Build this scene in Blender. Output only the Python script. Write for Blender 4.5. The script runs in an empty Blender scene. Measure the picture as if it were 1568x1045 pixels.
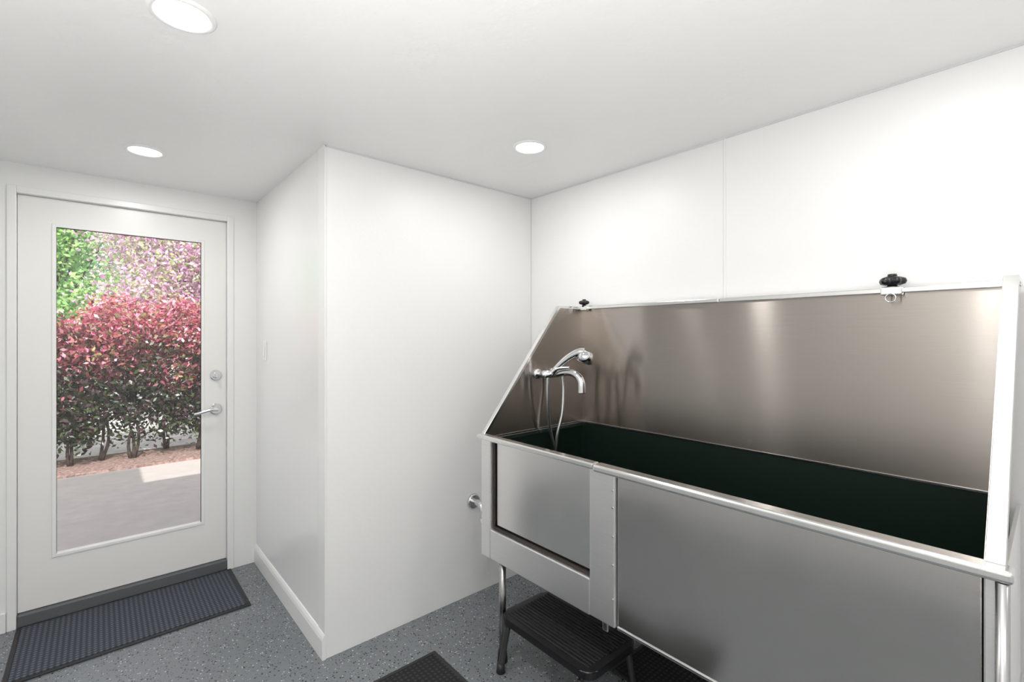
import bpy, bmesh, math, random
import numpy as np
from mathutils import Vector, Matrix
random.seed(4); rng=np.random.default_rng(7)
scene=bpy.context.scene
scene.view_settings.view_transform='Standard'

# ---------------------------------------------------------------- materials
def new_mat(name):
    m=bpy.data.materials.new(name); m.use_nodes=True
    nt=m.node_tree; b=nt.nodes['Principled BSDF']; return m,nt,b
def N(nt,t,**kw):
    n=nt.nodes.new(t)
    for k,v in kw.items():
        if k in n.inputs: n.inputs[k].default_value=v
        else: setattr(n,k,v)
    return n
def simple(name,col,rough=.5,metal=0,spec=None,coat=0):
    m,nt,b=new_mat(name)
    b.inputs['Base Color'].default_value=(*col,1)
    b.inputs['Roughness'].default_value=rough
    b.inputs['Metallic'].default_value=metal
    if coat: b.inputs['Coat Weight'].default_value=coat
    geo=N(nt,'ShaderNodeNewGeometry')
    noi=N(nt,'ShaderNodeTexNoise',Scale=60.0); nt.links.new(geo.outputs['Position'],noi.inputs['Vector'])
    mr=N(nt,'ShaderNodeMapRange'); mr.inputs['To Min'].default_value=max(0,rough-.03); mr.inputs['To Max'].default_value=rough+.03
    nt.links.new(noi.outputs['Fac'],mr.inputs['Value']); nt.links.new(mr.outputs['Result'],b.inputs['Roughness'])
    return m
def wallmat(name,col,rough,bscale,bstr,dist=.002):
    m,nt,b=new_mat(name)
    b.inputs['Base Color'].default_value=(*col,1); b.inputs['Roughness'].default_value=rough
    geo=N(nt,'ShaderNodeNewGeometry')
    n1=N(nt,'ShaderNodeTexNoise',Scale=bscale,Detail=3.0); nt.links.new(geo.outputs['Position'],n1.inputs['Vector'])
    bp=N(nt,'ShaderNodeBump',Strength=bstr,Distance=dist)
    nt.links.new(n1.outputs['Fac'],bp.inputs['Height']); nt.links.new(bp.outputs['Normal'],b.inputs['Normal'])
    return m
M_wall=wallmat('frp_white_panel',(.87,.87,.865),.42,70,.25)
M_wallg=wallmat('gloss_white_paint',(.88,.88,.875),.2,9,.05,.002)
M_doorw=wallmat('white_wall_paint',(.88,.88,.87),.45,40,.1)
M_ceil=wallmat('ceiling_knockdown',(.91,.91,.905),.36,14,.5,.006)
M_trim=simple('trim_white',(.88,.88,.87),.3)
M_door=simple('door_white',(.87,.865,.845),.32)
M_seam=simple('seam_caulk',(.70,.70,.70),.5)
M_chrome=simple('chrome',(.78,.78,.80),.08,1)
M_black=simple('black_rubber',(.02,.02,.022),.55)
M_blackp=simple('black_plastic',(.015,.015,.017),.3)
M_thresh=simple('threshold_grey',(.12,.125,.135),.5)
M_legm=simple('leg_steel',(.42,.42,.42),.25,1)
M_legd=simple('leg_dark',(.09,.09,.09),.3,.6)
M_hose=simple('hose_steel',(.6,.6,.6),.3,1)
M_basin=simple('basin_dark_reflection',(.006,.0145,.0105),.35)  # dark mat's reflection in the basin steel is put into this colour
M_gask=simple('gasket_dark',(.03,.022,.018),.5)

def steel(name,col,rough,aniso=.75,axis=(0,0,1),grain=(3,1.0,120),var=.04,wav=.35,wsc=2.0):
    m,nt,b=new_mat(name)
    b.inputs['Metallic'].default_value=1
    geo=N(nt,'ShaderNodeNewGeometry')
    mp=N(nt,'ShaderNodeMapping'); mp.inputs['Scale'].default_value=grain
    nt.links.new(geo.outputs['Position'],mp.inputs['Vector'])
    n1=N(nt,'ShaderNodeTexNoise',Scale=6.0,Detail=4.0); nt.links.new(mp.outputs['Vector'],n1.inputs['Vector'])
    n2=N(nt,'ShaderNodeTexNoise',Scale=2.2,Detail=3.0); nt.links.new(geo.outputs['Position'],n2.inputs['Vector'])
    mr=N(nt,'ShaderNodeMapRange'); mr.inputs['From Min'].default_value=.3; mr.inputs['From Max'].default_value=.7
    mr.inputs['To Min'].default_value=rough-var; mr.inputs['To Max'].default_value=rough+var
    nt.links.new(n2.outputs['Fac'],mr.inputs['Value']); nt.links.new(mr.outputs['Result'],b.inputs['Roughness'])
    mx=N(nt,'ShaderNodeMixRGB'); mx.inputs['Color1'].default_value=(*[c*.92 for c in col],1); mx.inputs['Color2'].default_value=(*[min(1,c*1.08) for c in col],1)
    nt.links.new(n1.outputs['Fac'],mx.inputs['Fac']); nt.links.new(mx.outputs['Color'],b.inputs['Base Color'])
    b.inputs['Anisotropic'].default_value=aniso
    cv=N(nt,'ShaderNodeCombineXYZ'); 
    for i in range(3): cv.inputs[i].default_value=axis[i]
    nt.links.new(cv.outputs[0],b.inputs['Tangent'])
    n3=N(nt,'ShaderNodeTexNoise',Scale=wsc,Detail=0.0); nt.links.new(geo.outputs['Position'],n3.inputs['Vector'])
    bp=N(nt,'ShaderNodeBump',Strength=wav,Distance=.012)
    nt.links.new(n3.outputs['Fac'],bp.inputs['Height']); nt.links.new(bp.outputs['Normal'],b.inputs['Normal'])
    return m
M_steelback=steel('steel_backsplash',(.41,.375,.345),.205,1.0,var=.004,wav=.2)
M_steel=steel('steel_front',(.58,.56,.545),.15,.8,var=.02,wav=1.0,wsc=3.0)
M_steelg=steel('steel_gate',(.78,.77,.76),.22,.6,var=.03,wav=.6)
M_rim=steel('steel_rim',(.78,.78,.77),.2,.3)
M_bar=steel('steel_bar',(.82,.815,.81),.40,.3)

def floormat():
    m,nt,b=new_mat('epoxy_flake_floor')
    geo=N(nt,'ShaderNodeNewGeometry')
    n=N(nt,'ShaderNodeTexNoise',Scale=3.0); nt.links.new(geo.outputs['Position'],n.inputs['Vector'])
    c0=N(nt,'ShaderNodeMixRGB'); c0.inputs['Color1'].default_value=(.155,.172,.182,1); c0.inputs['Color2'].default_value=(.185,.202,.212,1)
    nt.links.new(n.outputs['Fac'],c0.inputs['Fac'])
    last=c0.outputs['Color']
    for sc,th,col,off in((100,.88,(.025,.027,.03,1),0),(130,.925,(.5,.51,.52,1),5),(170,.86,(.05,.055,.06,1),9)):
        mp=N(nt,'ShaderNodeMapping'); mp.inputs['Location'].default_value=(off,off*.7,0)
        nt.links.new(geo.outputs['Position'],mp.inputs['Vector'])
        v=N(nt,'ShaderNodeTexVoronoi',Scale=float(sc)); nt.links.new(mp.outputs['Vector'],v.inputs['Vector'])
        sep=N(nt,'ShaderNodeSeparateColor'); nt.links.new(v.outputs['Color'],sep.inputs[0])
        g=N(nt,'ShaderNodeMath',operation='GREATER_THAN'); g.inputs[1].default_value=th; nt.links.new(sep.outputs[0],g.inputs[0])
        l=N(nt,'ShaderNodeMath',operation='LESS_THAN'); l.inputs[1].default_value=.42; nt.links.new(v.outputs['Distance'],l.inputs[0])
        mu=N(nt,'ShaderNodeMath',operation='MULTIPLY'); nt.links.new(g.outputs[0],mu.inputs[0]); nt.links.new(l.outputs[0],mu.inputs[1])
        mx=N(nt,'ShaderNodeMixRGB'); mx.inputs['Color2'].default_value=col
        nt.links.new(mu.outputs[0],mx.inputs['Fac']); nt.links.new(last,mx.inputs['Color1']); last=mx.outputs['Color']
    nt.links.new(last,b.inputs['Base Color']); b.inputs['Roughness'].default_value=.22
    return m
M_floor=floormat()

def matmat(name,c1,c2,sc):
    m,nt,b=new_mat(name)
    geo=N(nt,'ShaderNodeNewGeometry')
    w1=N(nt,'ShaderNodeTexWave',Scale=sc,Distortion=0.0); w1.bands_direction='X'
    w2=N(nt,'ShaderNodeTexWave',Scale=sc,Distortion=0.0); w2.bands_direction='Y'
    for w in(w1,w2): nt.links.new(geo.outputs['Position'],w.inputs['Vector'])
    mu=N(nt,'ShaderNodeMath',operation='MULTIPLY'); nt.links.new(w1.outputs['Fac'],mu.inputs[0]); nt.links.new(w2.outputs['Fac'],mu.inputs[1])
    mx=N(nt,'ShaderNodeMixRGB'); mx.inputs['Color1'].default_value=(*c1,1); mx.inputs['Color2'].default_value=(*c2,1)
    nt.links.new(mu.outputs[0],mx.inputs['Fac']); nt.links.new(mx.outputs['Color'],b.inputs['Base Color'])
    bp=N(nt,'ShaderNodeBump',Strength=.3,Distance=.002); nt.links.new(mu.outputs[0],bp.inputs['Height']); nt.links.new(bp.outputs['Normal'],b.inputs['Normal'])
    b.inputs['Roughness'].default_value=.9
    return m
M_mat=matmat('doormat_carpet',(.032,.038,.050),(.13,.146,.178),15)
M_mat2=matmat('black_mat_carpet',(.006,.006,.007),(.035,.035,.037),15)

def emis(name,col,s):
    m=bpy.data.materials.new(name); m.use_nodes=True; nt=m.node_tree; nt.nodes.clear()
    o=nt.nodes.new('ShaderNodeOutputMaterial'); e=nt.nodes.new('ShaderNodeEmission')
    e.inputs[0].default_value=(*col,1); e.inputs[1].default_value=s; nt.links.new(e.outputs[0],o.inputs[0]); return m
M_lens=emis('led_lens',(1,.99,.97),9)

def glassmat():
    m=bpy.data.materials.new('window_glass'); m.use_nodes=True; nt=m.node_tree; nt.nodes.clear()
    o=nt.nodes.new('ShaderNodeOutputMaterial'); t=nt.nodes.new('ShaderNodeBsdfTransparent'); g=nt.nodes.new('ShaderNodeBsdfGlossy')
    g.inputs['Roughness'].default_value=.35; mx=nt.nodes.new('ShaderNodeMixShader'); mx.inputs[0].default_value=.04
    nt.links.new(t.outputs[0],mx.inputs[1]); nt.links.new(g.outputs[0],mx.inputs[2]); nt.links.new(mx.outputs[0],o.inputs[0]); return m
M_glass=glassmat()
def leafmat():
    m=bpy.data.materials.new('leaf'); m.use_nodes=True; nt=m.node_tree; b=nt.nodes['Principled BSDF']; o=nt.nodes['Material Output']
    a=N(nt,'ShaderNodeAttribute',attribute_name='Col'); nt.links.new(a.outputs['Color'],b.inputs['Base Color']); b.inputs['Roughness'].default_value=.35
    t=nt.nodes.new('ShaderNodeBsdfTranslucent'); nt.links.new(a.outputs['Color'],t.inputs[0])
    mx=nt.nodes.new('ShaderNodeMixShader'); mx.inputs[0].default_value=.35
    nt.links.new(b.outputs[0],mx.inputs[1]); nt.links.new(t.outputs[0],mx.inputs[2]); nt.links.new(mx.outputs[0],o.inputs[0]); return m
M_leaf=leafmat()
def groundmat(name,c1,c2,sc,b_=.3):
    m,nt,b=new_mat(name); geo=N(nt,'ShaderNodeNewGeometry')
    n=N(nt,'ShaderNodeTexNoise',Scale=sc,Detail=8.0,Roughness=.7); nt.links.new(geo.outputs['Position'],n.inputs['Vector'])
    cr=N(nt,'ShaderNodeValToRGB'); cr.color_ramp.elements[0].position=.35; cr.color_ramp.elements[1].position=.65
    cr.color_ramp.elements[0].color=(*c1,1); cr.color_ramp.elements[1].color=(*c2,1)
    nt.links.new(n.outputs['Fac'],cr.inputs[0]); nt.links.new(cr.outputs[0],b.inputs['Base Color'])
    bp=N(nt,'ShaderNodeBump',Strength=b_,Distance=.01); nt.links.new(n.outputs['Fac'],bp.inputs['Height']); nt.links.new(bp.outputs['Normal'],b.inputs['Normal'])
    b.inputs['Roughness'].default_value=.85; return m
M_conc=groundmat('concrete',(.42,.385,.36),(.49,.45,.42),6,.03)
M_mulch=groundmat('mulch',(.10,.05,.035),(.45,.32,.28),30,1.0)
M_bark=groundmat('bark',(.02,.014,.012),(.07,.045,.035),25,.8)
M_lawn=groundmat('gravel_yard',(.55,.54,.52),(.8,.78,.76),5)
M_roof=simple('roof_shingle',(.2,.18,.16),.8)

# ---------------------------------------------------------------- mesh helpers
def add_obj(name,me,mat,parent=None,smooth=False):
    ob=bpy.data.objects.new(name,me); scene.collection.objects.link(ob)
    if mat: me.materials.append(mat)
    if parent: ob.parent=parent
    if smooth:
        for p in me.polygons: p.use_smooth=True
    return ob
def empty(name,loc=(0,0,0)):
    e=bpy.data.objects.new(name,None); scene.collection.objects.link(e); e.empty_display_size=.1
    return e
def bm_box(bm,x0,x1,y0,y1,z0,z1,bev=0,seg=2):
    r=bmesh.ops.create_cube(bm,size=1); vs=r['verts']
    for v in vs:
        v.co=Vector(((x0+x1)/2+v.co.x*(x1-x0),(y0+y1)/2+v.co.y*(y1-y0),(z0+z1)/2+v.co.z*(z1-z0)))
    if bev>0:
        es=list({e for v in vs for e in v.link_edges})
        bmesh.ops.bevel(bm,geom=es,offset=bev,segments=seg,affect='EDGES',profile=.5)
def fin(bm,name,mat,parent=None,smooth=False):
    me=bpy.data.meshes.new(name); bmesh.ops.recalc_face_normals(bm,faces=bm.faces); bm.to_mesh(me); bm.free()
    return add_obj(name,me,mat,parent,smooth)
def box(name,b,mat,parent=None,bev=0,seg=2):
    bm=bmesh.new(); bm_box(bm,*b,bev=bev,seg=seg); return fin(bm,name,mat,parent)
def boxes(name,bs,mat,parent=None,bev=0):
    bm=bmesh.new()
    for b in bs: bm_box(bm,*b,bev=bev)
    return fin(bm,name,mat,parent)
def bm_cyl(bm,p0,p1,r0,r1=None,n=24,bev=0):
    p0=Vector(p0);p1=Vector(p1); r1=r0 if r1 is None else r1
    d=p1-p0; q=d.to_track_quat('Z','Y').to_matrix().to_4x4()
    M=Matrix.Translation((p0+p1)/2)@q
    r=bmesh.ops.create_cone(bm,cap_ends=True,segments=n,radius1=r0,radius2=r1,depth=d.length,matrix=M)
    if bev>0:
        es=[e for e in {e for v in r['verts'] for e in v.link_edges} if any(len(f.verts)>4 for f in e.link_faces)]
        bmesh.ops.bevel(bm,geom=es,offset=bev,segments=3,affect='EDGES')
def cyl(name,p0,p1,r,mat,parent=None,r1=None,n=24,bev=0):
    bm=bmesh.new(); bm_cyl(bm,p0,p1,r,r1,n,bev); o=fin(bm,name,mat,parent)
    for p in o.data.polygons: p.use_smooth=len(p.vertices)<=4
    return o
def bm_tube(bm,pts,rs,n=12,sub=8):
    P=[Vector(p) for p in pts]
    if not hasattr(rs,'__len__'): rs=[rs]*len(P)
    out=[];rad=[]
    for i in range(len(P)-1):
        a=P[max(i-1,0)];b=P[i];c=P[i+1];d=P[min(i+2,len(P)-1)]
        for k in range(sub):
            t=k/sub
            out.append(.5*((2*b)+(c-a)*t+(2*a-5*b+4*c-d)*t*t+(-a+3*b-3*c+d)*t**3)); rad.append(rs[i]*(1-t)+rs[i+1]*t)
    out.append(P[-1]);rad.append(rs[-1])
    prev=None; up=None
    for i,p in enumerate(out):
        t=(out[min(i+1,len(out)-1)]-out[max(i-1,0)]).normalized()
        if up is None: up=t.orthogonal().normalized()
        up=(up-t*up.dot(t)).normalized(); s=t.cross(up)
        ring=[bm.verts.new(p+(up*math.cos(2*math.pi*k/n)+s*math.sin(2*math.pi*k/n))*rad[i]) for k in range(n)]
        if prev:
            for k in range(n): bm.faces.new((prev[k],prev[(k+1)%n],ring[(k+1)%n],ring[k]))
        else: bm.faces.new(ring[::-1])
        prev=ring
    bm.faces.new(prev)
def tube(name,pts,r,mat,parent=None,n=12,sub=8):
    bm=bmesh.new(); bm_tube(bm,pts,r,n,sub); return fin(bm,name,mat,parent,True)
def prism_y(bm,prof,y0,y1):
    a=[bm.verts.new((x,y0,z)) for x,z in prof]; b=[bm.verts.new((x,y1,z)) for x,z in prof]
    bm.faces.new(a); bm.faces.new(b[::-1]); n=len(prof)
    for i in range(n): bm.faces.new((a[i],b[i],b[(i+1)%n],a[(i+1)%n]))

# ---------------------------------------------------------------- dimensions
H=2.35; HC=1.48
Xp=.78; Yb=2.196; Yd=3.44; Xr=2.075; Xl=-1.0; Yr=-1.8
T=.12
# ---------------------------------------------------------------- room shell
box('floor',(Xl-T,Xr+T,Yr-T,Yd+T,-.08,0),M_floor)
box('ceiling',(Xl-T,Xr+T,Yr-T,Yd+T,H,H+.12),M_ceil)
box('wall_right',(Xr,Xr+T,Yr-T,Yb,0,H),M_wall)
box('wall_left',(Xl-T,Xl,Yr-T,Yd+T,0,H),M_doorw)
box('wall_rear',(Xl,Xr,Yr-T,Yr,0,H),M_doorw)
box('wall_back',(Xp+.004,Xr+T,Yb,Yb+.08,0,H),M_wall)
box('wall_side',(Xp,Xp+.1,Yb+.08,Yd+T,0,H),M_wallg)
box('trim_1',(Xp-.002,Xp+.004,Yb-.004,Yb+.08,0,H),M_trim)
DX0,DX1,DZ=-.345,.648,2.235
boxes('wall_door',[(Xl,DX0,Yd,Yd+T,0,H),(DX1,Xp,Yd,Yd+T,0,H),(DX0,DX1,Yd,Yd+T,DZ,H)],M_doorw)
boxes('trim_2',[(Xr-.0025,Xr,.953,.963,0,H)],M_trim,bev=.001)
box('trim_6',(Xr-.002,Xr,.9632,.9645,0,H),M_seam)
box('trim_3',(Xr-.004,Xr,Yr,Yb-.004,H-.006,H),M_seam)
box('trim_4',(Xp,Xr-.004,Yb-.004,Yb,H-.006,H),M_seam)
box('trim_5',(Xr-.004,Xr,Yb-.004,Yb,0,H-.006),M_seam)
bm=bmesh.new()
prof=[(Xp,0),(Xp-.014,0),(Xp-.014,.085),(Xp-.010,.1),(Xp-.004,.112),(Xp,.115)]
prism_y(bm,prof,Yb-.006,Yd-.001)
fin(bm,'baseboard_side',M_trim)
box('baseboard_door',(Xl,DX0-.002,Yd-.014,Yd,0,.1),M_trim,bev=.004)

# ---------------------------------------------------------------- door
d=empty('door_1')
FW=.034
boxes('frame',[(DX0,DX0+FW,Yd-.008,Yd+T,0,DZ),(DX1-FW,DX1,Yd-.008,Yd+T,0,DZ),(DX0+FW,DX1-FW,Yd-.008,Yd+T,DZ-FW,DZ)],M_trim,d,bev=.003)
SB=.066
sx0,sx1,sz0,sz1=DX0+FW+.0015,DX1-FW-.0015,SB,DZ-FW-.002
SY=Yd+.03
boxes('stop',[(DX0+FW,DX0+FW+.012,SY+.046,SY+.06,SB,DZ-FW),(DX1-FW-.012,DX1-FW,SY+.046,SY+.06,SB,DZ-FW),(DX0+FW,DX1-FW,SY+.046,SY+.06,DZ-FW-.012,DZ-FW)],M_trim,d)
gx0,gx1,gz0,gz1=-.172,.484,.322,2.057
boxes('slab',[(sx0,gx0,SY,SY+.045,sz0,sz1),(gx1,sx1,SY,SY+.045,sz0,sz1),(gx0,gx1,SY,SY+.045,sz0,gz0),(gx0,gx1,SY,SY+.045,gz1,sz1)],M_door,d)
w=.012
boxes('glass_bead',[(gx0-.012,gx0+w*.4,SY-.005,SY+.002,gz0-.012,gz1+.012),(gx1-w*.4,gx1+.012,SY-.005,SY+.002,gz0-.012,gz1+.012),(gx0,gx1,SY-.005,SY+.002,gz0-.012,gz0+w*.4),(gx0,gx1,SY-.005,SY+.002,gz1-w*.4,gz1+.012)],M_trim,d,bev=.002)
box('glass',(gx0,gx1,SY+.018,SY+.024,gz0,gz1),M_glass,d)
boxes('spacer',[(gx0,gx0+.006,SY+.01,SY+.018,gz0,gz1),(gx1-.006,gx1,SY+.01,SY+.018,gz0,gz1),(gx0,gx1,SY+.01,SY+.018,gz1-.006,gz1)],M_black,d)
box('threshold',(DX0+FW,DX1-FW,Yd+.002,Yd+T+.03,0,SB-.004),M_thresh,d,bev=.006)
cyl('deadbolt_rose',(.556,SY,1.231),(.556,SY-.012,1.231),.032,M_chrome,d,bev=.004)
cyl('deadbolt_core',(.556,SY-.012,1.231),(.556,SY-.02,1.231),.02,M_chrome,d,bev=.003)
box('deadbolt_turn',(.548,.564,SY-.042,SY-.018,1.215,1.247),M_chrome,d,bev=.005)
cyl('lever_rose',(.556,SY,1.02),(.556,SY-.012,1.02),.034,M_chrome,d,bev=.004)
cyl('lever_neck',(.556,SY-.01,1.02),(.556,SY-.05,1.02),.012,M_chrome,d)
tube('lever_arm',[(.56,SY-.05,1.02),(.53,SY-.054,1.022),(.49,SY-.053,1.014),(.45,SY-.05,1.004),(.436,SY-.048,1.004)],[.012,.011,.009,.008,.006],M_chrome,d)

s=empty('light_switch')
box('plate',(Xp-.006,Xp-.0005,3.185,3.26,1.325,1.445),M_trim,s,bev=.002)
box('rocker',(Xp-.010,Xp-.006,3.206,3.238,1.352,1.418),M_trim,s,bev=.002)

# ---------------------------------------------------------------- downlights
LP=[(.172,1.555,8.5),(.166,2.82,5),(1.50,1.597,4.0),(1.50,.20,3.0),(.17,.25,6),(.17,-1.1,4.3),(1.5,-1.1,4.3)]
for i,(x,y,en) in enumerate(LP):
    e=empty('recessed_downlight')
    bm=bmesh.new(); n=48
    prof=[(.080,0),(.079,-.004),(.073,-.007),(.066,-.006),(.062,-.001)]
    rings=[[bm.verts.new((x+r*math.cos(2*math.pi*k/n),y+r*math.sin(2*math.pi*k/n),H+z)) for k in range(n)] for r,z in prof]
    for a,b in zip(rings,rings[1:]):
        for k in range(n): bm.faces.new((a[k],a[(k+1)%n],b[(k+1)%n],b[k]))
    fin(bm,'trim_ring',M_trim,e,True)
    bm=bmesh.new(); bmesh.ops.create_circle(bm,cap_ends=True,segments=48,radius=.063,matrix=Matrix.Translation((x,y,H-.002)))
    fin(bm,'lens',M_lens,e)
    L=bpy.data.lights.new('led','AREA'); L.shape='DISK'; L.size=.12; L.energy=en; L.color=(1,.985,.965)
    lo=bpy.data.objects.new('led',L); scene.collection.objects.link(lo); lo.location=(x,y,H-.009); lo.parent=e
# unseen fill spot added beside the camera, aimed up at the ceiling
F=bpy.data.lights.new('bounce_fill','SPOT'); F.energy=180; F.spot_size=math.radians(168); F.spot_blend=1; F.shadow_soft_size=.12; F.color=(1,.985,.965)
fo=bpy.data.objects.new('bounce_fill',F); scene.collection.objects.link(fo); fo.location=(-.2,-.02,1.0)
fo.rotation_euler=(math.radians(180),0,0)

# ---------------------------------------------------------------- mats
def doormat(name,x0,x1,y0,y1,mt,bw=.02):
    e=empty(name)
    boxes('border',[(x0,x1,y0,y0+bw,.001,.008),(x0,x1,y1-bw,y1,.001,.008),(x0,x0+bw,y0+bw,y1-bw,.001,.008),(x1-bw,x1,y0+bw,y1-bw,.001,.008)],M_black,e,bev=.003)
    box('pile',(x0+bw,x1-bw,y0+bw,y1-bw,.001,.012),mt,e,bev=.002)
doormat('doormat',-.31,.632,2.897,3.428,M_mat)
doormat('dark_floor_sheet',.55,1.186,.95,1.91,M_mat2)

# ---------------------------------------------------------------- grooming tub
t=empty('dog_wash_tub')
Y0,Y1=.066,1.766; XF=1.34; XB=2.045; ZR=1.01; ZT=1.635
IY0,IY1=.092,1.748
box('backsplash',(XB-.012,XB,IY0,IY1,ZR-.01,ZT-.012),M_steelback,t)
def sidepanel(name,ya,yb,mat):
    bm=bmesh.new(); prism_y(bm,[(1.375,ZR-.01),(XB-.012,ZR-.01),(XB-.012,ZT-.008),(1.862,ZT-.008),(1.358,ZR+.004)],ya,yb); return fin(bm,name,mat,t)
sidepanel('side_splash_a',IY1-.004,IY1,M_steelback)
sidepanel('side_splash_b',IY0,IY0+.006,M_steelback)
boxes('back_rim',[(XB-.03,XB+.006,Y0,.955,ZT-.012,ZT+.006),(XB-.03,XB+.006,.958,Y1,ZT-.012,ZT+.006)],M_rim,t,bev=.003)
def slant(name,ya,yb,th,w=.006):
    bm=bmesh.new()
    a=Vector((XF+.015,0,ZR+.003)); b=Vector((1.858,0,ZT-.004))
    pts=[a,a+Vector((-.006,0,th)),b+Vector((-.006,0,th)),Vector((XB-.03,0,ZT-.004+th)),Vector((XB-.03,0,ZT-.004)),b+Vector((w,0,0)),a+Vector((w,0,0))]
    prism_y(bm,[(p.x,p.z) for p in pts],ya,yb)
    bmesh.ops.bevel(bm,geom=bm.edges[:],offset=.001,segments=1,affect='EDGES')
    return fin(bm,name,M_rim,t)
slant('side_rim_a',IY1-.004,Y1,.008)
slant('side_rim_b',Y0,IY0+.004,.012,.02)
box('front_rim_main',(XF-.012,XF+.038,Y0-.012,1.09,ZR-.016,ZR+.010),M_rim,t,bev=.008,seg=4)
box('front_rim_gate',(XF-.006,XF+.036,1.094,Y1+.02,ZR-.012,ZR+.010),M_rim,t,bev=.006,seg=3)
boxes('end_rims',[(XF+.038,XB,Y1-.03,Y1,ZR-.03,ZR-.012)],M_rim,t)
FX=1.36
box('front_panel',(FX,FX+.012,.10,1.004,.467,ZR-.014),M_steel,t,bev=.003)
box('front_panel_lip',(FX-.004,FX+.02,.10,1.004,.457,.47),M_rim,t,bev=.004)
box('gate_post',(FX-.012,FX+.02,1.006,1.118,.462,ZR-.013),M_bar,t,bev=.004)
box('gate_sill',(FX-.010,FX+.02,1.119,1.70,.458,.592),M_bar,t,bev=.004)
box('end_post',(FX-.012,FX+.02,1.70,Y1,.458,ZR-.013),M_bar,t,bev=.004)
box('gate_backing',(FX+.024,FX+.028,1.10,1.72,.57,ZR-.02),M_gask,t)
box('gate_panel',(FX+.014,FX+.023,1.13,1.682,.612,ZR-.014),M_steelg,t,bev=.002)
boxes('gate_gasket',[(FX+.006,FX+.013,1.12,1.699,.593,.605),(FX+.006,FX+.013,1.688,1.699,.605,ZR-.02)],M_gask,t)
bm=bmesh.new()
for z in (.56,.68,.78,.88,.94): bm_cyl(bm,(FX-.010,1.014,z),(FX-.0145,1.014,z),.0035,n=10)
fin(bm,'screws',M_chrome,t)
box('gate_latch',(FX,FX+.016,1.045,1.07,.425,.462),M_chrome,t,bev=.004)
box('right_front_post',(FX-.004,FX+.02,Y0,.098,.455,ZR-.016),M_bar,t,bev=.003)
bz=.52
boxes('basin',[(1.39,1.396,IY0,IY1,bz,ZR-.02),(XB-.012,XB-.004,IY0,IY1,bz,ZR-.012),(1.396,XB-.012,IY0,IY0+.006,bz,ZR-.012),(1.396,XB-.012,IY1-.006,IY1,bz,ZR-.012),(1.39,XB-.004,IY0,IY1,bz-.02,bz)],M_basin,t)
boxes('basin_seam',[(XB-.016,XB-.012,IY0+.006,IY1-.006,ZR-.010,ZR-.004),(1.39,XB-.016,IY1-.008,IY1-.004,ZR-.010,ZR-.004)],M_rim,t)
boxes('outer_skin',[(1.385,XB,Y1-.014,Y1-.006,.47,ZR-.03),(1.385,XB,Y0+.004,Y0+.012,.47,ZR-.03),(1.39,XB,Y0,Y1-.014,.47,.49)],M_bar,t)
bm=bmesh.new()
LEG=[(1.385,1.655),(1.385,.095),(2.0,1.655),(2.0,.095)]
for x,y in LEG: bm_cyl(bm,(x,y,.03),(x,y,.47),.016)
fin(bm,'legs',M_legm,t,True)
bm=bmesh.new()
for x,y in LEG: bm_cyl(bm,(x,y,0.0),(x,y,.05),.024,.02)
fin(bm,'leg_feet',M_black,t)
cyl('right_corner_tube',(FX-.02,Y0+.004,.03),(FX-.02,Y0+.004,ZR-.016),.011,M_legm,t)
def knob(x,y,z,r):
    bm=bmesh.new(); n=60; prev=None
    for zz,rr in((0,.55),(.15,.9),(.45,1.0),(.75,.92),(.95,.5)):
        ring=[]
        for k in range(n):
            a=2*math.pi*k/n; q=rr*r*(1+.16*math.cos(5*a))
            ring.append(bm.verts.new((x+q*math.cos(a),y+q*math.sin(a),z+zz*r*.9)))
        if prev:
            for k in range(n): bm.faces.new((prev[k],prev[(k+1)%n],ring[(k+1)%n],ring[k]))
        else: bm.faces.new(ring[::-1])
        prev=ring
    bm.faces.new(prev)
    bm_cyl(bm,(x,y,z-r*.5),(x,y,z+.001),r*.5,r*.4); bm_cyl(bm,(x,y,z+r*.8),(x,y,z+r*1.1),r*.42,r*.36)
    fin(bm,'knob',M_blackp,t,True)
def ringo(x,y,z,R,r):
    bm=bmesh.new(); n=28; m=8; V=[]
    for i in range(n):
        a=2*math.pi*i/n
        V.append([bm.verts.new((x+r*math.sin(2*math.pi*j/m),y+(R+r*math.cos(2*math.pi*j/m))*math.cos(a),z+(R+r*math.cos(2*math.pi*j/m))*math.sin(a))) for j in range(m)])
    for i in range(n):
        for j in range(m): bm.faces.new((V[i][j],V[(i+1)%n][j],V[(i+1)%n][(j+1)%m],V[i][(j+1)%m]))
    fin(bm,'tie_ring',M_chrome,t,True)
knob(XB-.03,.364,ZT+.014,.034); box('knob_clip_a',(XB-.05,XB-.02,.335,.393,ZT-.02,ZT+.009),M_rim,t,bev=.004); ringo(XB-.055,.364,ZT-.03,.014,.002)
knob(XB-.04,1.70,ZT+.014,.026); box('knob_clip_b',(XB-.05,XB-.02,1.68,1.72,ZT-.02,ZT+.009),M_rim,t,bev=.004)
fy=IY1-.004
bm=bmesh.new()
for x in(1.69,1.80):
    bm_cyl(bm,(x,fy,1.285),(x,fy-.012,1.285),.028,.024); bm_cyl(bm,(x,fy-.01,1.285),(x,fy-.06,1.285),.014)
bm_cyl(bm,(1.665,fy-.062,1.285),(1.825,fy-.062,1.285),.020,n=24,bev=.005)
fin(bm,'faucet_body',M_chrome,t,True)
tube('faucet_spout',[(1.76,fy-.07,1.285),(1.775,fy-.12,1.295),(1.785,fy-.17,1.288),(1.79,fy-.205,1.255),(1.79,fy-.21,1.195)],[.018,.017,.018,.020,.021],M_chrome,t,n=16)
tube('faucet_lever',[(1.72,fy-.07,1.29),(1.735,fy-.10,1.315),(1.77,fy-.15,1.32)],[.014,.010,.007],M_chrome,t)
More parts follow.
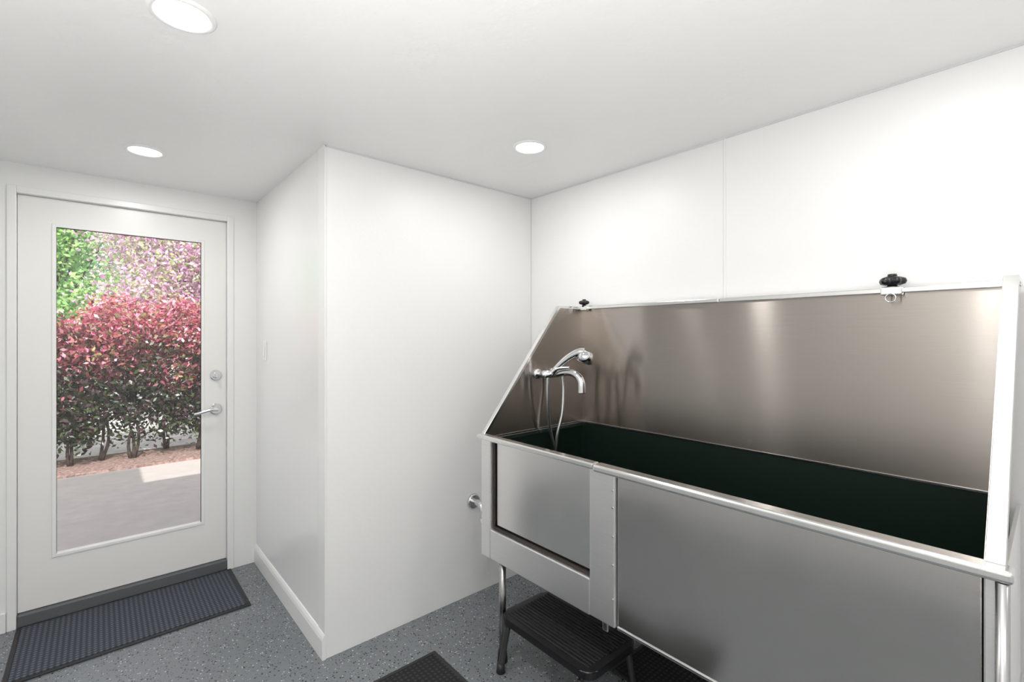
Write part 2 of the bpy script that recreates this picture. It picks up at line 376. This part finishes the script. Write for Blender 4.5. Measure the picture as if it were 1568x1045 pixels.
tube('hand_shower_handle',[(1.72,fy-.07,1.275),(1.735,fy-.09,1.315),(1.76,fy-.14,1.365),(1.785,fy-.19,1.395),(1.80,fy-.22,1.395)],[.012,.014,.017,.021,.025],M_chrome,t,n=16)
bm=bmesh.new(); bm_cyl(bm,(1.798,fy-.215,1.350),(1.808,fy-.235,1.402),.046,.028,n=32,bev=.004); fin(bm,'hand_shower_head',M_chrome,t,True)
tube('hose_a',[(1.70,fy-.065,1.27),(1.705,fy-.06,1.16),(1.73,fy-.05,1.02),(1.765,fy-.05,.9),(1.79,fy-.06,.80)],.008,M_hose,t)
tube('hose_b',[(1.80,fy-.07,1.27),(1.805,fy-.075,1.2),(1.79,fy-.08,1.08),(1.765,fy-.07,.97),(1.76,fy-.06,.85)],.008,M_hose,t)

# ---------------------------------------------------------------- step stool
st=empty('step_stool')
SX0,SX1,SYa,SYb,SZ=1.345,1.655,1.115,1.635,.24
def rrect(x0,x1,y0,y1,r,n=8):
    o=[]
    for cx,cy,a0 in((x1-r,y1-r,0),(x0+r,y1-r,90),(x0+r,y0+r,180),(x1-r,y0+r,270)):
        for k in range(n+1):
            a=math.radians(a0+90*k/n); o.append((cx+r*math.cos(a),cy+r*math.sin(a)))
    return o
bm=bmesh.new()
pr=rrect(SX0,SX1,SYa,SYb,.05)
A=[bm.verts.new((x,y,SZ-.03)) for x,y in pr];B=[bm.verts.new((x,y,SZ)) for x,y in pr]
bm.faces.new(A[::-1]);tf=bm.faces.new(B)
for i in range(len(pr)): j=(i+1)%len(pr); bm.faces.new((A[i],A[j],B[j],B[i]))
bmesh.ops.bevel(bm,geom=list(tf.edges),offset=.006,segments=3,affect='EDGES')
fin(bm,'platform',M_blackp,st)
boxes('treads',[(SX0+.03+i*.0175,SX0+.038+i*.0175,SYa+.03,SYb-.03,SZ-.001,SZ+.004) for i in range(15)],M_black,st,bev=.0015)
bm=bmesh.new()
for sy,yy in((1,SYb-.05),(-1,SYa+.05)):
    bm_tube(bm,[(SX0-.012,yy+sy*.02,.02),(SX0+.01,yy,.19),(SX0+.03,yy,.205),(SX1-.03,yy,.205),(SX1-.01,yy,.19),(SX1+.012,yy+sy*.02,.02)],.013,sub=6)
fin(bm,'legs',M_legd,st,True)
bm=bmesh.new()
for sy,yy in((1,SYb-.05),(-1,SYa+.05)):
    for x in(SX0-.012,SX1+.012): bm_cyl(bm,(x,yy+sy*.02,0),(x,yy+sy*.02,.04),.02,.016)
fin(bm,'feet',M_black,st,True)
doormat('dark_floor_sheet',1.70,1.97,.35,1.30,M_mat2)  # black sheet laid on the floor under the tub

wp=empty('wall_drain_pipe')
px_=1.62
cyl('flange',(px_,Yb,.53),(px_,Yb-.012,.53),.045,M_chrome,wp,r1=.036)
tube('elbow',[(px_,Yb-.01,.53),(px_,Yb-.06,.53),(px_,Yb-.085,.51),(px_,Yb-.09,.46)],.018,M_chrome,wp)
tube('white_hose',[(px_,Yb-.09,.47),(px_,Yb-.09,.44),(px_+.03,Yb-.09,.41),(px_+.08,Yb-.08,.42),(px_+.13,Yb-.06,.5)],.013,M_trim,wp)

# ---------------------------------------------------------------- exterior
box('concrete_patio',(-8,9,Yd+T,6.75,-.1,0),M_conc)
box('mulch_bed',(-8,9,6.75,7.6,-.1,.03),M_mulch)
box('yard_ground',(-25,28,7.6,40,-.1,-.01),M_lawn)
boxes('roof_sun_notch',[(Xl-.5,-.15,Yr-.5,3.85,H+.121,2.9),(.5,Xr+.5,Yr-.5,3.85,H+.121,2.9),(-.15,.5,Yr-.5,3.0,H+.121,2.9)],M_roof)  # out of view; notch added so a sun patch falls on the patio

def leaves(name,C,col,size,up=.3):
    n=len(C)
    ax=rng.normal(size=(n,3)); ax/=np.linalg.norm(ax,axis=1)[:,None]
    bx=rng.normal(size=(n,3)); bx-=ax*(ax*bx).sum(1)[:,None]; bx/=np.linalg.norm(bx,axis=1)[:,None]
    s=size*rng.uniform(.6,1.3,n)[:,None]
    V=np.stack([C-ax*s*.5,C+bx*s*.24-ax*s*.08,C+ax*s*.5,C-bx*s*.24-ax*s*.08],1).reshape(-1,3)
    F=np.arange(n*4).reshape(-1,4)
    me=bpy.data.meshes.new(name); me.from_pydata(V.tolist(),[],F.tolist())
    ca=me.color_attributes.new('Col','FLOAT_COLOR','POINT')
    cc=np.ones((n,4,4)); cc[:,:,:3]=np.clip(col,0,1)[:,None,:]
    ca.data.foreach_set('color',cc.reshape(-1)); 
    return me
def pick(pal,n,w=None):
    pal=np.array(pal); idx=rng.choice(len(pal),n,p=w); return pal[idx]*rng.uniform(.7,1.25,(n,1))
hd=empty('red_photinia_hedge')
n=135000
X=rng.uniform(-2.6,4,n); Yy=rng.uniform(6.95,7.8,n)
top=1.76+.12*np.sin(X*3.1)+.09*np.sin(X*7.7+1)+.10*np.maximum(0,np.sin(X*23+Yy*9))
Z=.2+(top-.2)*rng.beta(1.12,1.0,n)+rng.normal(0,.05,n)
Yy+=.35*np.abs((Z-1.05)/1.0)**2.5*(Z>1.05)
clump=np.sin(X*5.3+Z*4)*np.sin(Z*6.1-X*2+Yy*5)
edge=.36+.14*np.sin(X*6.3)+.09*np.sin(X*17)
keep=(clump>-.76)|((Z>1.2)&(Z<1.6)); keep&=~((Z<edge)&(rng.random(n)<.72)); keep&=Z>.13
X,Yy,Z,clump=X[keep],Yy[keep],Z[keep],clump[keep]; n=len(X)
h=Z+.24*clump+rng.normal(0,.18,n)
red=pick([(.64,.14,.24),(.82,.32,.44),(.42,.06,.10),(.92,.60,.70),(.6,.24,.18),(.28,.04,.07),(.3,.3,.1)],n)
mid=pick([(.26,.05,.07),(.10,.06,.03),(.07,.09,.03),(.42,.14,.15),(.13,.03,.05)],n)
low=pick([(.035,.05,.02),(.08,.11,.035),(.08,.035,.05),(.02,.03,.02),(.6,.62,.58)],n,[.3,.22,.25,.17,.06])  # palest entry paints glints and bright gaps into the leaf colours
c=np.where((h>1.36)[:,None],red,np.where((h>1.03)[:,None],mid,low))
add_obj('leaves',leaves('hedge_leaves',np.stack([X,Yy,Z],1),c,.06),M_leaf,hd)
bm=bmesh.new()
xx=-2.5
while xx<4:
    y=7.3+random.uniform(-.15,.15)
    for k in range(random.choice([2,3])):
        dx=random.uniform(-.3,.3); dy=random.uniform(-.2,.2); q=random.uniform(-.05,.05)
        bm_tube(bm,[(xx+q*.4,y,0.045),(xx+dx*.15+q,y+dy*.2,.28),(xx+dx*.5-q,y+dy*.6,.75),(xx+dx,y+dy,1.4)],[.02,.014,.01,.005],n=6,sub=3)
    xx+=random.uniform(.16,.6)
fin(bm,'stems',M_bark,hd,True)
def tree(name,cx,cy,z0,z1,R,nl,pal,size,tr=.09,K=26,sg=.2):
    e=empty(name)
    cen=np.stack([cx+rng.uniform(-R,R,K),cy+rng.uniform(-R*.6,R*.6,K),rng.uniform(z0,z1,K)],1)
    ci=rng.integers(0,K,nl); P=cen[ci]+rng.normal(0,R*sg,(nl,3))
    P[:,1]=np.clip(P[:,1],cy-R*.9,cy+R*.9); P[:,2]=np.maximum(P[:,2],.6)
    shade=rng.uniform(.8,1.25,K)[ci][:,None]
    add_obj('foliage',leaves(name,P,pick(pal,nl)*shade,size),M_leaf,e)
    bm=bmesh.new(); bm_tube(bm,[(cx,cy,-.009),(cx+.05,cy,z0*.5),(cx,cy,z0+.3)],[tr*1.3,tr,tr*.8],n=8,sub=4)
    for k in range(K):
        q=cen[k]; bm_tube(bm,[(cx,cy,z0*.7),((cx+q[0])/2+.08,(cy+q[1])/2,(z0+q[2])/2-.1),tuple(q)],[tr*.4,tr*.2,.008],n=6,sub=3)
    fin(bm,'trunk',M_bark,e,True)
tree('pink_blossom_tree',1.55,9.9,1.5,3.9,1.4,46000,[(.72,.38,.60),(.82,.52,.72),(.56,.27,.50),(.88,.68,.82),(.38,.48,.18),(.46,.56,.24)],.07,.05,46)
tree('green_leafy_tree',-1.2,13.4,1.0,5.2,1.8,42000,[(.22,.46,.12),(.38,.64,.19),(.13,.30,.10),(.5,.7,.3)],.11,.10,46)
tree('background_tree',-6.5,20,1.5,6,3,7000,[(.18,.38,.18),(.28,.5,.25),(.4,.6,.35)],.28,.2)
tree('background_tree',5.5,20,1.5,6,3,7000,[(.18,.38,.18),(.28,.5,.25),(.4,.6,.35)],.28,.2)
tree('background_tree',0,24,1.5,5.5,3,7000,[(.18,.38,.18),(.28,.5,.25),(.4,.6,.35)],.28,.2)

# ---------------------------------------------------------------- sun + sky
S=bpy.data.lights.new('sun','SUN'); S.energy=5.0; S.angle=.01; S.color=(1,.96,.9)
so=bpy.data.objects.new('sun',S); scene.collection.objects.link(so); so.location=(-2,-6,12)
so.rotation_euler=Vector((.12,.70,-.70)).to_track_quat('-Z','Y').to_euler()
wd=bpy.data.worlds.new('sky'); scene.world=wd; wd.use_nodes=True; nt=wd.node_tree
sky=nt.nodes.new('ShaderNodeTexSky'); sky.sky_type='NISHITA'; sky.sun_disc=False; sky.sun_elevation=math.radians(45); sky.sun_rotation=math.radians(190); sky.dust_density=2
hs=nt.nodes.new('ShaderNodeHueSaturation'); hs.inputs['Saturation'].default_value=.2
nt.links.new(sky.outputs[0],hs.inputs['Color'])
bg=nt.nodes['Background']; bg.inputs[1].default_value=.4; nt.links.new(hs.outputs[0],bg.inputs[0])

# ---------------------------------------------------------------- camera
cam=bpy.data.cameras.new('camera'); co=bpy.data.objects.new('camera',cam); scene.collection.objects.link(co)
co.location=(0,0,HC); co.rotation_euler=(math.radians(90),0,-math.atan2(.657,.754))
cam.sensor_width=36; cam.lens=727/1568*36; cam.shift_y=-8.5/1568; cam.clip_start=.02
scene.camera=co
